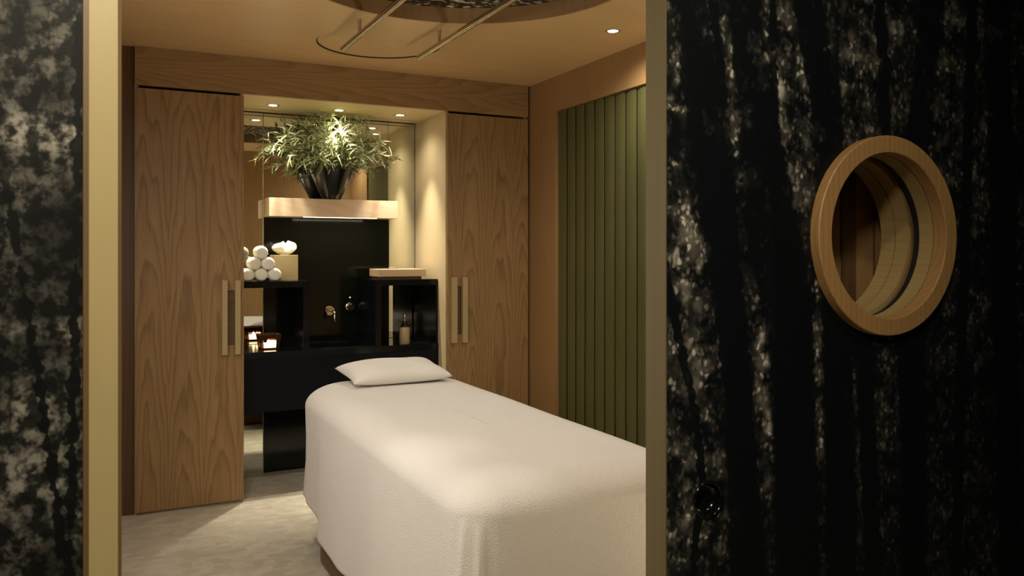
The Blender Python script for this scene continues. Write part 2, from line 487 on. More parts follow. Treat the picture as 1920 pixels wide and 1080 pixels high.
obj('dark_lining', box(bm_new(), 1.690, 1.741, 1.4965, 1.4995, .6, 2.1), M['dark_wood'], wi)
obj('dark_lining', box(bm_new(), 1.806, 1.810, 1.4965, 1.4995, .6, 2.1), M['dark_wood'], wi)
# forest clad wall beside the opening, corridor shell
J0, J1, JY = on_plane(155.5, 475, 1.276)[0], on_plane(228, 475, 1.276)[0], 1.276
JA, JB = on_plane(166.5, 475, 1.272)[0], on_plane(221.5, 475, 1.272)[0]
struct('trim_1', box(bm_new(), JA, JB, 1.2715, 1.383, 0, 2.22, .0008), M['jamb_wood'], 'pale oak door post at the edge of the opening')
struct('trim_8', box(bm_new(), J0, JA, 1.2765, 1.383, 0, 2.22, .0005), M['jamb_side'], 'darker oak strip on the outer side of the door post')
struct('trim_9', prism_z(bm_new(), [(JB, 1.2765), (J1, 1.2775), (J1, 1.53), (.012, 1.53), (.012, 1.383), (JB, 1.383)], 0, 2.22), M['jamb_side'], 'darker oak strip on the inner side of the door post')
struct('wall_corridor', box(bm_new(), -1.7, J0 - .0008, 1.283, 1.383, 0, 2.6), M['forestL'], 'wall clad with a blurred dark photograph of foliage')
struct('trim_2', box(bm_new(), 1.118, 1.13, 1.384, 1.53, 0, 2.22, .001), M['wall_wood'])
struct('trim_3', box(bm_new(), .0255, 1.118, 1.384, 1.53, 2.20, 2.22, .001), M['wall_wood'])
struct('ceiling_corridor', box(bm_new(), -1.7, 3.6, -1.4, 1.383, 2.6, 2.68), M['corridor'])
struct('wall_rear', box(bm_new(), -1.7, 3.6, -1.48, -1.4, 0, 2.6), M['corridor'])
struct('wall_west', box(bm_new(), -1.78, -1.7, -1.48, 1.383, 0, 2.6), M['corridor'])
struct('wall_east', box(bm_new(), 3.6, 3.68, -1.48, 1.383, 0, 2.6), M['corridor'])
# fascia above the cupboards, dark shadow strips in both corners
struct('trim_4', box(bm_new(), .152, 2.436, DY, DY + .022, FB, CZ, .0015), M['fascia_wood'], 'wide horizontal oak fascia board over the cupboards')
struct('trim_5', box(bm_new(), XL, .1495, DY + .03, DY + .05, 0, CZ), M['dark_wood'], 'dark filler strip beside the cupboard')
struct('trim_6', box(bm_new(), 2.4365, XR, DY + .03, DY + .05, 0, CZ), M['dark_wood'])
bm = bm_new()
box(bm, NX0, NX1, DY + .022, 5.075, FB - .002, FB + .016); box(bm, NX0, NX1, 5.102, 5.188, FB - .002, FB + .016)
struct('ceiling_niche', bm, M['niche_ceil'])
struct('trim_7', box(bm_new(), NX0, NX1, 5.06, 5.209, FB + .018, FB + .026), M['groove'])

# ------------------------------------------------------------------ sliding door with porthole
dr = tag(bpy.data.objects.new('door_1', None), 'dark sliding door printed with a forest photograph, round oak porthole', None, None, 'structure')
COL.objects.link(dr); dr.location = (1.6, 1.337, 0); ORG[dr.name] = Vector(dr.location)
DX0, DX1, D0, D1 = .992, 2.30, 1.305, 1.369
pn = obj('door_panel', box(bm_new(), DX0, DX1, D0, D1, .012, 2.24), M['forestR'], dr)
cut(pn, [lathe(bm_new(), [(0, 1.2), (.1955, 1.2), (.1955, 1.5), (0, 1.5)], 96, (PX, 0, PZ), 'Y'),
         lathe(bm_new(), [(0, 1.2), (.0365, 1.2), (.0365, 1.327), (0, 1.327)], 48, (1.095, 0, .853), 'Y')])
o = obj('edge_strip', box(bm_new(), DX0 - .0035, DX0, D0 - .0005, D1 + .0005, .012, 2.24, .0008), M['edge'], dr); o['label'] = 'bronze strip capping the door edge'
bm = bm_new()
lathe(bm, [(.188, 1.313), (.188, 1.283), (.190, 1.281), (.2255, 1.281), (.2275, 1.283), (.2275, D0), (.195, D0), (.195, 1.313), (.188, 1.313)], 128, (PX, 0, PZ), 'Y')
o = obj('porthole_ring', bm, M['ring_wood'], dr, smooth=30); o['label'] = 'round oak porthole frame'
obj('porthole_liner', ring_y(bm_new(), PX, PZ, .1883, .195, 1.3172, 1.353, 0), M['liner_wood'], dr, smooth=40)
obj('seal', ring_y(bm_new(), PX, PZ, .1925, .1952, 1.354, 1.371, 0), M['groove'], dr, smooth=40)
bm = bm_new()
lathe(bm, [(0, 1.325), (.022, 1.3245), (.029, 1.321), (.0315, 1.314), (.032, 1.304), (.033, 1.3015), (.0355, 1.3005), (.038, 1.302), (.0385, D0), (.036, D0 + .001), (.036, 1.326), (0, 1.3265)], 64, (1.095, 0, .853), 'Y')
o = obj('finger_pull', bm, M['black_plastic'], dr, smooth=60); o['label'] = 'glossy black round finger pull'

# ------------------------------------------------------------------ cupboards
def cupboard(x0, x1, hb, rec, wood_m, label):
    """hb: two handle bars (x0, x1); rec: recessed slot between them"""
    t = thing('cupboard', ((x0 + x1) / 2, 4.92, 0), label, 'cupboard', 'oak cupboards either side of the niche')
    bm = bm_new()
    y0, y1, zt = DY + .024, 5.205, FB + .12
    box(bm, x0, x0 + .018, y0, y1, 0, zt); box(bm, x1 - .018, x1, y0, y1, 0, zt)
    box(bm, x0 + .018, x1 - .018, y1 - .012, y1, 0, zt)
    box(bm, x0 + .018, x1 - .018, y0, y1 - .012, 0, .06); box(bm, x0 + .018, x1 - .018, y0, y1 - .012, zt - .018, zt)
    obj('carcass', bm, M['carcass_wood'], t)
    # door with a rectangular slot cut through it
    d = obj('door', box(bm_new(), x0 + .002, x1 - .0005, DY, DY + .021, .014, 2.203, .0012), wood_m, t)
    cut(d, [box(bm_new(), rec[0], rec[1], DY - .02, DY + .012, .855, 1.149)])
    for b0, b1 in hb:
        h = bm_new(); box(h, b0, b1, DY - .026, DY, .805, 1.205, .001)
        obj('handle', h, M['handle_wood'], d)['label'] = 'pale vertical wooden pull bar'
    obj('slot_plate', box(bm_new(), rec[0] + .0003, rec[1] - .0003, DY + .0105, DY + .0122, .856, 1.148), M['base_wood'], d)['label'] = 'brown recessed slot between the pull bars'
    return t
cupboard(.152, NX0, [(.576, .604), (.643, .671)], (.6045, .6425), M['door_wood'], 'tall oak cupboard with twin pull bars, next to the rolled towels')
cupboard(NX1, 2.434, [(1.902, 1.936), (1.972, 2.005)], (1.9365, 1.9715), M['door_wood_b'], 'tall oak cupboard with twin pull bars, next to the green slatted wall')

# ------------------------------------------------------------------ mirrors and black back panel in the niche
def mirror(x0, x1, z0, z1, label, edges):
    t = thing('mirror_panel', ((x0 + x1) / 2, MY, z0), label, 'mirror', 'mirror panels lining the niche')
    obj('mirror_glass', box(bm_new(), x0, x1, MY, MY + .006, z0, z1), M['mirror'], t)
    for e in edges:
        obj('polished_edge', box(bm_new(), e - .0016, e + .0016, MY - .0012, MY + .006, z0, z1), M['glass_edge'], t)
    return t
mirror(NX0 + .002, .8905, .0, FB - .004, 'tall narrow mirror strip behind the rolled towels and candle', [.8905])
mirror(1.6945, NX1 - .002, .0, FB - .004, 'tall narrow mirror strip behind the soap dispenser', [1.6945])
mirror(.894, 1.691, 1.60, FB - .004, 'wide mirror panel behind the potted plant above the shelf', [])
bp = tag(obj('back_panel', box(bm_new(), .893, 1.693, 5.196, 5.2085, 0, 1.595, .0015), M['black_glass']), 'glossy black back panel under the oak wall shelf, behind the taps', 'panel')

# ------------------------------------------------------------------ wall shelf
sh = thing('wall_shelf', (1.293, 5.11, 1.572), 'thick pale oak box shelf carrying the potted plant', 'shelf')
obj('shelf_box', box(bm_new(), .893, 1.693, 5.018, 5.2085, 1.572, 1.683, .0015), M['shelf_wood'], sh)
obj('light_strip', box(bm_new(), 1.10, 1.56, 5.03, 5.045, 1.5695, 1.5725), M['strip'], sh)['label'] = 'glowing light strip under the shelf'

# ------------------------------------------------------------------ vanity counter and raised shelves
CT_Z = .792; CY = 4.775
vt = thing('vanity_counter', (1.285, 4.98, .45), 'long black counter with a sunken basin spanning the niche', 'counter')
bm = box(bm_new(), NX0 + .002, NX1 - .002, CY, 5.192, .752, CT_Z, .0015)
top = obj('worktop', bm, M['black'], vt)
cut(top, [box(bm_new(), 1.11, 1.45, 4.84, 5.11, .70, .9, .012)])
bm = bm_new()
for a in ((1.105, 1.111, 4.835, 5.115), (1.449, 1.455, 4.835, 5.115), (1.111, 1.449, 4.835, 4.841), (1.111, 1.449, 5.109, 5.115)):
    box(bm, *a, .66, .7515)
box(bm, 1.105, 1.455, 4.835, 5.115, .652, .66)
obj('basin', bm, M['black'], vt)
obj('drain', lathe(bm_new(), [(0, .6625), (.018, .6625), (.024, .6615), (.025, .6602)], 32, (1.28, 4.975, 0)), M['chrome'], vt, smooth=40)
obj('apron', box(bm_new(), NX0 + .002, NX1 - .002, CY + .002, CY + .022, .45, .7515, .001), M['black_matte'], vt)
obj('underside', box(bm_new(), NX0 + .002, NX1 - .002, CY + .022, 5.192, .45, .468), M['black_matte'], vt)

RT = 1.19
def raised(x0, x1, sides, label):
    t = thing('raised_shelf', ((x0 + x1) / 2, 4.99, CT_Z), label, 'shelf', 'black raised shelves on the counter')
    obj('top_panel', box(bm_new(), x0, x1, CY + .01, 5.192, RT - .036, RT, .0012), M['black'], t)
    for a, b in sides:
        obj('side_panel', box(bm_new(), a, b, CY + .01, 5.192, CT_Z, RT - .0362, .001), M['black'], t)
raised(NX0 + .002, 1.081, [(1.043, 1.081)], 'black raised shelf carrying the rolled towels and tissue box')
raised(1.474, NX1 - .002, [(1.474, 1.512), (NX1 - .014, NX1 - .002)], 'black raised shelf carrying the pale wooden box, over the soap dispenser')

# ------------------------------------------------------------------ taps
ty = 5.196
tp = thing('spout_tap', (1.300, ty, .985), 'chrome wall spout on a round plate above the basin', 'tap')
obj('wall_plate', lathe(bm_new(), [(0, ty), (.031, ty), (.031, ty - .005), (.029, ty - .007), (0, ty - .007)], 40, (1.300, 0, .985), 'Y'), M['chrome'], tp, smooth=40)
pts = [(1.300, ty - .006, .985), (1.300, ty - .10, .985)] + [(1.300, ty - .10 - .025 * math.sin(a), .985 - .025 * (1 - math.cos(a))) for a in (.3, .7, 1.1, 1.57)] + [(1.300, ty - .125, .925)]
obj('spout', tube(bm_new(), pts, .010, 16), M['chrome'], tp, smooth=50)
tv = thing('lever_tap', (1.4316, ty, 1.005), 'round chrome tap valve with an upright lever, beside the spout', 'tap')
obj('wall_plate', lathe(bm_new(), [(0, ty), (.030, ty), (.030, ty - .006), (.027, ty - .008), (0, ty - .008)], 40, (1.4316, 0, 1.005), 'Y'), M['chrome'], tv, smooth=40)
obj('valve_body', lathe(bm_new(), [(.021, ty - .008), (.021, ty - .045), (.018, ty - .05), (0, ty - .05)], 40, (1.4316, 0, 1.005), 'Y'), M['chrome'], tv, smooth=40)
obj('lever', tube(bm_new(), [(1.4310, ty - .035, 1.022), (1.424, ty - .045, 1.048), (1.415, ty - .058, 1.070)], [.006, .0055, .006], 12), M['chrome'], tv, smooth=50)

# ------------------------------------------------------------------ rolled towels
def towel_mesh(R, L):
    """roll lying along Y, soft rounded spiral ends"""
    bm = bm_new(); seg = 40
    e = L / 2
    half = [(0, e - .004), (.004, e - .0005), (.008, e - .003), (.012, e - .0005), (.016, e - .0035), (.020, e - .0015), (.024, e - .005), (.0275, e - .004), (.031, e - .009), (R - .003, e - .015), (R - .0005, e - .025)]
    prof = [(r, -h) for r, h in half] + [(R + .001, 0)] + list(reversed(half))
    lathe(bm, prof, seg, (0, 0, R), 'Y')
    for v in bm.verts:
        a = math.atan2(v.co.z - R, v.co.x); r = math.hypot(v.co.x, v.co.z - R)
        if r > .001:
            k = 1 + .010 * math.sin(a * 3 + v.co.y * 20) + .008 * math.sin(a * 5 + 1)
            if r > R * .9: k = max(k, .985)
            v.co.x *= k; v.co.z = R + (v.co.z - R) * k
            v.co.z = max(v.co.z, .0)
    return bm
R_T, L_T = .0375, .115
tw = None
P_T = .0735
tx, tyy = .8165, 4.862
spots = []
names = {(0, 0): 'white rolled towel in the bottom row, at the cupboard end', (0, 1): 'white rolled towel in the middle of the bottom row', (0, 2): 'white rolled towel in the bottom row, against the tissue box',
         (1, 0): 'white rolled towel in the second row, on the cupboard side', (1, 1): 'white rolled towel in the second row, on the tissue box side', (2, 0): 'white rolled towel on top of the pyramid of towels'}
for row in range(3):
    for i in range(3 - row):
        x = tx + (i - (2 - row) / 2) * P_T
        z = RT + row * .0640
        dy = [(0, .004, -.004), (.006, -.002), (.002,)][row][i]
        if tw is None:
            t = thing('rolled_towel', (x, tyy + dy, z), names[(row, i)], 'towel', 'pyramid of white rolled towels')
            tb = towel_mesh(R_T, L_T)
            for v in tb.verts: v.co += Vector(t.location)
            obj('roll', tb, M['towel'], t, smooth=180)
            # the loose outer edge of the roll
            bm = bm_new()
            box(bm, -.004, .004, -L_T / 2 + .01, L_T / 2 - .01, 2 * R_T - .004, 2 * R_T + .0006, .0015)
            rot = Matrix.Translation((0, 0, R_T)) @ Matrix.Rotation(1.9, 4, 'Y') @ Matrix.Translation((0, 0, -R_T))
            bmesh.ops.transform(bm, matrix=rot, verts=bm.verts)
            for v in bm.verts: v.co += Vector(t.location)
            obj('loose_end', bm, M['towel'], t, smooth=60)
            tw = t
        else:
            dup(tw, (x, tyy + dy, z), names[(row, i)])

# ------------------------------------------------------------------ tissue box
tb = thing('tissue_box', (.976, 5.005, RT), 'square pale wood tissue box with a white tissue pulled up', 'tissue box')
bm = box(bm_new(), .906, 1.046, 4.935, 5.075, RT, RT + .150, .0025)
o = obj('box', bm, M['tan_box'], tb)
cut(o, [lathe(bm_new(), [(0, RT + .10), (.045, RT + .10), (.045, RT + .2), (0, RT + .2)], 48, (.976, 5.005, 0))])
bm = bm_new()
rings = []
NS = 28
for k in range(10):
    t = k / 9
    z = RT + .120 + .098 * t
    ring = []
    for i in range(NS):
        a = 2 * PI * i / NS
        if t < .35: r = .028 - .006 * t
        else: r = .024 + .052 * math.sin(((t - .35) / .65) ** .8 * 2.75)
        if k == 9: r *= .5
        fold = 1 + (.12 + .14 * t) * math.sin(2 * a + 1.9) + (.05 + .16 * t) * math.sin(5 * a + .4) + .07 * t * math.sin(11 * a)
        ring.append(bm.verts.new((.976 + .74 * r * fold * math.cos(a) + .008 * t, 5.005 + .55 * r * fold * math.sin(a), z + .014 * t * math.sin(2 * a + .6) + .006 * math.sin(5 * a) * t)))
    rings.append(ring)
for A, B in zip(rings, rings[1:]):
    for i in range(NS): bm.faces.new((A[i], A[(i + 1) % NS], B[(i + 1) % NS], B[i]))
bm.faces.new(rings[-1])
obj('tissue', bm, M['tissue'], tb, smooth=24)['label'] = 'crumpled white tissue'

# ------------------------------------------------------------------ pale wooden box on the other raised shelf
wb = thing('wooden_box', (1.64, 4.92, RT), 'flat pale wooden box with an overhanging lid on a black raised shelf', 'box')
obj('lid', box(bm_new(), 1.515, 1.822, 4.845, 5.045, RT + .016, RT + .062, .003), M['book_wood'], wb)
obj('base', box(bm_new(), 1.525, 1.798, 4.865, 5.03, RT, RT + .0158, .001), M['base_wood'], wb)

# ------------------------------------------------------------------ candle in a smoked square cup
cx, cy = .876, 4.945
cd = thing('candle_holder', (cx, cy, CT_Z), 'lit candle in a square tapered smoked glass cup on the counter', 'candle')
def taper_wall(bm, w0, w1, z0, z1, t, win):
    """four tapering walls, each a frame around a window"""
    for q in range(4):
        R = Matrix.Rotation(q * PI / 2, 4, 'Z')
        def P(s, h, inn=0):
            w = w0 + (w1 - w0) * h
            return R @ Vector((s * (w - inn), -(w - inn), z0 + (z1 - z0) * h))
        def quad(s0, s1, h0, h1):
            for inn in (0, t):
                vs = [bm.verts.new(P(s, h, inn) + Vector((cx, cy, 0))) for s, h in ((s0, h0), (s1, h0), (s1, h1), (s0, h1))]
                bm.faces.new(vs)
            for (sa, ha, sb, hb) in ((s0, h0, s1, h0), (s1, h0, s1, h1), (s1, h1, s0, h1), (s0, h1, s0, h0)):
                vs = [bm.verts.new(P(sa, ha) + Vector((cx, cy, 0))), bm.verts.new(P(sb, hb) + Vector((cx, cy, 0))), bm.verts.new(P(sb, hb, t) + Vector((cx, cy, 0))), bm.verts.new(P(sa, ha, t) + Vector((cx, cy, 0)))]
                bm.faces.new(vs)
        a, h0, h1 = win
        quad(-1, -a, 0, 1); quad(a, 1, 0, 1); quad(-a, a, 0, h0); quad(-a, a, h1, 1)
bm = bm_new()
taper_wall(bm, .050, .063, CT_Z, CT_Z + .086, .004, (.72, .10, .62))
box(bm, cx - .049, cx + .049, cy - .049, cy + .049, CT_Z + .0005, CT_Z + .006)
obj('cup', bm, M['candle_shell'], cd)
obj('wax', lathe(bm_new(), [(0, CT_Z + .0062), (.042, CT_Z + .0062), (.044, CT_Z + .030), (.041, CT_Z + .0315), (.012, CT_Z + .0225), (0, CT_Z + .0222)], 40, (cx, cy, 0)), M['wax'], cd, smooth=50)
bm = bm_new()
arc = [math.radians(-58 + 8 * i) for i in range(17)]
sec = [[bm.verts.new((cx + r * math.cos(a), cy + r * math.sin(a), CT_Z + h)) for r, h in ((.0365, .0316), (.0365, .054), (.0435, .054), (.0435, .0316))] for a in arc]
for A, B in zip(sec, sec[1:]):
    for q in range(4): bm.faces.new((A[q], A[(q + 1) % 4], B[(q + 1) % 4], B[q]))
bm.faces.new(sec[0]); bm.faces.new(list(reversed(sec[-1])))
obj('wax_rim', bm, M['wax'], cd)
obj('flame', lathe(bm_new(), [(0, CT_Z + .026), (.006, CT_Z + .030), (.0085, CT_Z + .037), (.006, CT_Z + .046), (.003, CT_Z + .053), (0, CT_Z + .058)], 20, (cx, cy, 0)), M['flame'], cd, smooth=180)
obj('wick', tube(bm_new(), [(cx, cy, CT_Z + .0225), (cx + .0004, cy, CT_Z + .0258)], .0009, 8), M['groove'], cd)

# ------------------------------------------------------------------ soap dispenser
sx, sy = 1.676, 4.835
sd = thing('soap_dispenser', (sx, sy, CT_Z), 'beige cylindrical soap dispenser with a dark metal pump', 'soap dispenser')
z = CT_Z
obj('bottle', lathe(bm_new(), [(0, z), (.030, z), (.032, z + .003), (.032, z + .098), (.030, z + .104), (.021, z + .108), (.0, z + .108)], 48, (sx, sy, 0)), M['soap'], sd, smooth=40)
bm = bm_new(); lathe(bm, [(.032, z + .104), (.033, z + .106), (.033, z + .114), (.024, z + .119), (.017, z + .121), (.017, z + .134), (.014, z + .137), (0, z + .137)], 40, (sx, sy, 0))
obj('collar', bm, M['dark_metal'], sd, smooth=40)
bm = bm_new(); tube(bm, [(sx, sy, z + .137), (sx, sy, z + .17)], .0055, 16); lathe(bm, [(0, z + .168), (.010, z + .168), (.012, z + .171), (.012, z + .181), (.009, z + .184), (0, z + .185)], 32, (sx, sy, 0))
tube(bm, [(sx, sy, z + .177), (sx + .014, sy - .018, z + .178), (sx + .022, sy - .028, z + .171)], [.0055, .005, .004], 12)
obj('pump', bm, M['chrome'], sd, smooth=40)

# ------------------------------------------------------------------ potted plant
px, py, pz = 1.278, 5.058, 1.683
pp = thing('potted_plant', (px, py, pz), 'bushy plant with curling pale green leaves in a glossy black pot', 'plant')
prof = [(0, pz), (.052, pz), (.057, pz + .004), (.078, pz + .045), (.103, pz + .095), (.124, pz + .14), (.137, pz + .175), (.139, pz + .180), (.135, pz + .182), (.122, pz + .155), (.105, pz + .12), (0, pz + .118)]
obj('pot', lathe(bm_new(), prof, 64, (px, py, 0)), M['pot'], pp, smooth=50)
rng = random.Random(11)
bms, bml = bm_new(), bm_new()
def leaf(bm, p, d, L, W, curl):
    d = d.normalized(); side = d.cross(Vector((rng.uniform(-1, 1), rng.uniform(-1, 1), rng.uniform(-.2, 1)))).normalized()
    nrm = side.cross(d).normalized()
    n = 6; prev = None; q = p.copy(); dd = d.copy()
    tw = rng.uniform(-.35, .35)
    for i in range(n + 1):
        t = i / n
        w = W * (math.sin(PI * min(1, t * .93 + .07)) ** .8) * .5 if i < n else .0003
        s = (side * math.cos(tw * i) + nrm * math.sin(tw * i))
        a, b = q - s * w, q + s * w
        for v in (a, b):
            v.y = min(v.y, 5.2); v.z = min(v.z, FB - .02)
        va, vb = bm.verts.new(a), bm.verts.new(b)
        if prev: bm.faces.new((prev[0], prev[1], vb, va))
        prev = (va, vb)
        dd = (dd + nrm * curl / n + Vector((0, 0, -.13))).normalized()
        q = q + dd * (L / n)
NST = 92
for s in range(NST):
    az = rng.uniform(0, 2 * PI)
    el = rng.uniform(.02, 1.0) ** .9
    ux, uy = math.cos(az), math.sin(az)
    reach = (.37 + rng.uniform(-.07, .06)) * math.cos(el * 1.35)
    height = .06 + .29 * math.sin(el * 1.5) + rng.uniform(-.05, .03)
    p0 = Vector((px + ux * .05, py + uy * .05, pz + .125))
    p1 = Vector((px + ux * .11, py + uy * .09, pz + .235 + height * .35))
    p2 = Vector((px + ux * reach, py + uy * min(reach, .2), pz + .16 + height))
    if p2.y > 5.17: p2.y = 5.17 - rng.uniform(0, .06)
    if p1.y > 5.16: p1.y = 5.15
    if p2.y < 4.76: p2.y = 4.76
    path = []
    for i in range(9):
        t = i / 8
        path.append(p0 * (1 - t) ** 2 + p1 * 2 * t * (1 - t) + p2 * t * t)
    tube(bms, path, [.0022 - .0012 * i / 8 for i in range(9)], 5)
    nl = 14
    for i in range(nl):
        t = .25 + .78 * i / (nl - 1)
        k = min(7, int(min(t, .99) * 8)); f = min(t, .99) * 8 - k
        p = path[k].lerp(path[k + 1], f)
        tan = (path[k + 1] - path[k]).normalized()
        out = Vector((rng.uniform(-1, 1), rng.uniform(-1, .7), rng.uniform(-.8, .6)))
        d = tan * .55 + out * .8
        leaf(bml, p, d, rng.uniform(.07, .135), rng.uniform(.008, .0135), rng.uniform(-3.6, 3.6))
obj('stems', bms, M['stem'], pp, smooth=180)
obj('foliage', bml, M['leaf'], pp, smooth=180, fix=False)

# ------------------------------------------------------------------ green slatted wall panel
gp = thing('slatted_panel', (2.475, 3.245, .08), 'large olive green panel of vertical slats set into the oak wall', 'panel')
obj('backing', box(bm_new(), 2.497, 2.505, 2.172, 4.318, .082, 2.205), M['groove'], gp)
sl_n = 21; pitch = (4.316 - 2.174) / sl_n
bm = bm_new()
# one slightly bowed slat, its far edge tucked behind its neighbour
cols = []
for i in range(7):
    t = i / 6
    yy = 4.316 - pitch * (t * 1.0 - 0.0)
    xx = 2.4740 - .0080 * t - .0040 * math.sin(PI * t)
    cols.append((xx, yy))
poly = cols + [(x + .004, y) for x, y in reversed(cols)]
prism_z(bm, poly, .084, 2.204)
s0 = obj('slat', bm, M['green'], gp, smooth=35)
for i in range(1, sl_n):
    c = s0.copy(); COL.objects.link(c); c.parent = gp; c.location = (0, -pitch * i, 0)

# ------------------------------------------------------------------ ceiling features
cp = thing('ceiling_medallion', (RC[0], RC[1], CZ), 'large round ceiling recess with a dark bark-patterned disc above the table', 'ceiling panel')
obj('recess_ring', lathe(bm_new(), [(RR - .0005, CZ - .001), (RR - .012, CZ - .001), (RR - .012, CZ + .068), (RR - .0005, CZ + .068), (RR - .0005, CZ - .001)], 160, (*RC, 0)), M['wall_wood'], cp, smooth=40)
obj('patterned_disc', lathe(bm_new(), [(0, CZ + .069), (RR - .001, CZ + .069), (RR - .001, CZ + .075), (0, CZ + .075)], 128, (*RC, 0)), M['print_disc'], cp)
cdisc = tag(obj('ceiling_disc', lathe(bm_new(), [(0, CZ + .007), (DR - .0015, CZ + .007), (DR - .0015, CZ + .03), (0, CZ + .03)], 96, (*DCN, 0)), M['ceil_wood']), 'shallow round wooden ceiling inset at the ends of the steel rails', 'ceiling panel')
obj('shadow_rim', lathe(bm_new(), [(DR - .006, CZ + .0045), (DR - .0005, CZ + .0015), (DR - .0005, CZ + .0065), (DR - .006, CZ + .0065), (DR - .006, CZ + .0045)], 96, (*DCN, 0)), M['groove'], cdisc)  # black ring paints in the shade line around the inset

def rail(x, label):
    t = thing('ceiling_rail', (x, 3.0, 2.347), label, 'rail', 'steel rails under the ceiling')
    bm = bm_new(); tube(bm, [(x, 1.75, 2.347), (x, 3.9495, 2.347)], .0145, 32); obj('rod', bm, M['steel'], t, smooth=40)
    for y, zt in ((3.665, CZ), (2.10, CZ)):
        bm = bm_new(); tube(bm, [(x, y, 2.347), (x, y, zt - .0005 if y > 3 else zt + .0685)], .0085, 20, True)
        obj('post', bm, M['steel'], t, smooth=40)
rail(1.054, 'round steel ceiling rail on the niche shelf side, ending over the round inset')
rail(1.445, 'round steel ceiling rail nearer the green slatted wall')

def downlight_parts(t, z):
    x, y = t.location.x, t.location.y
    obj('trim_ring', lathe(bm_new(), [(.024, z - .0005), (.026, z - .003), (.038, z - .002), (.040, z - .0002), (.024, z - .0002)], 40, (x, y, 0)), M['lamp_trim'], t, smooth=40)
    obj('lens', lathe(bm_new(), [(0, z - .0018), (.0238, z - .0018), (.0238, z - .0004), (0, z - .0004)], 32, (x, y, 0)), M['lens'], t)
nz = FB - .002
d1 = thing('downlight', (.895, 4.91, nz), 'small niche downlight above the rolled towels', 'downlight', 'downlights in the niche ceiling')
downlight_parts(d1, nz)
dup(d1, (1.285, 4.91, nz), 'small niche downlight above the potted plant')
dup(d1, (1.672, 4.91, nz), 'small niche downlight above the pale wooden box')
d2 = thing('downlight', (2.195, 3.307, CZ), 'downlight in the main ceiling above the green slatted wall', 'downlight')
downlight_parts(d2, CZ)

# ------------------------------------------------------------------ massage table, blanket, pillow
TX0, TX1, TY0, TY1 = .835, 1.65, 1.945, 4.03
def rrect(x0, x1, y0, y1, rads, n=14, m=26):
    """counter-clockwise rounded rectangle; rads = (front-left, front-right, back-right, back-left); returns list of (x, y, nx, ny)"""
    pts = []
    cs = [(x0, y0, rads[0], PI), (x1, y0, rads[1], 1.5 * PI), (x1, y1, rads[2], 0), (x0, y1, rads[3], .5 * PI)]
    cen = []
    for (x, y, r, a) in cs:
        cx_ = x + r if x == x0 else x - r
        cy_ = y + r if y == y0 else y - r
        cen.append((cx_, cy_, r, a))
    for k, (cx_, cy_, r, a) in enumerate(cen):
        for i in range(n + 1):
            t = a + (PI / 2) * i / n
            pts.append((cx_ + r * math.cos(t), cy_ + r * math.sin(t), math.cos(t), math.sin(t)))
        nx_ = cen[(k + 1) % 4]
        a2 = nx_[3]
        e0 = pts[-1]; e1 = (nx_[0] + nx_[2] * math.cos(a2), nx_[1] + nx_[2] * math.sin(a2))
        mm = m * (3 if k in (1, 3) else 1)
        for i in range(1, mm):
            t = i / mm
            pts.append((e0[0] + (e1[0] - e0[0]) * t, e0[1] + (e1[1] - e0[1]) * t, math.cos(a2), math.sin(a2)))
    return pts
mt = thing('massage_table', (1.24, 2.95, 0), 'massage table on a rounded brown plinth, hidden under the white blanket', 'massage table')
def rr_prism(bm, x0, x1, y0, y1, z0, z1, r, ins=.012):
    P0 = rrect(x0, x1, y0, y1, (r,) * 4, 10, 6)
    rings = []
    for z, d in ((z0, ins * .5), (z0 + ins * .5, 0), (z1 - ins, 0), (z1 - ins * .3, ins * .4), (z1, ins)):
        rings.append([bm.verts.new((p[0] - p[2] * d, p[1] - p[3] * d, z)) for p in P0])
    n = len(P0)
    for A, B in zip(rings, rings[1:]):
        for i in range(n): bm.faces.new((A[i], A[(i + 1) % n], B[(i + 1) % n], B[i]))
    bm.faces.new(list(reversed(rings[0]))); bm.faces.new(rings[-1])
    return bm
obj('plinth', rr_prism(bm_new(), .85, 1.63, 2.30, 3.72, 0, .09, .18, .03), M['base_wood'], mt, smooth=40)
obj('pedestal', rr_prism(bm_new(), 1.0, 1.48, 2.5, 3.4, .09, .52, .08), M['dark_wood'], mt, smooth=40)
obj('mattress', rr_prism(bm_new(), TX0 + .03, TX1 - .03, TY0 + .03, TY1 - .05, .52, .635, .15, .03), M['pillow'], mt, smooth=40)

# blanket: rings over the softly rounded top, then the drop
TZ, RX, RZ = .732, .15, .085
RF, RB = .13, .27
base = rrect(TX0, TX1, TY0, TY1, (RF, RF, RB, RB), 16, 22)
n = len(base)
acc = [0.0]
for i in range(n):
    a, b = base[i], base[(i + 1) % n]; acc.append(acc[-1] + math.hypot(b[0] - a[0], b[1] - a[1]))
def cornerness(p):
    """1 at a corner normal (diagonal), 0 along the sides"""
    return max(0.0, 1 - abs(abs(p[2]) - abs(p[3])) / 1.0)
def waves(s, k):
    return .55 * math.sin(s * 9.0 + k) + .3 * math.sin(s * 17 + 2 * k) + .15 * math.sin(s * 31 + k * 3)
def sstep(v, a, b):
    t = min(1.0, max(0.0, (v - a) / (b - a))); return t * t * (3 - 2 * t)
rows = []
cxm, cym = (TX0 + TX1) / 2, (TY0 + TY1) / 2
hx, hy = (TX1 - TX0) / 2, (TY1 - TY0) / 2
def inside(x, y):
    """distance inwards from the rounded outline"""
    r = RF if y < cym else RB
    qx, qy = abs(x - cxm) - hx + r, abs(y - cym) - hy + r
    return -(math.hypot(max(qx, 0), max(qy, 0)) + min(max(qx, qy), 0) - r)
NTOP = 30
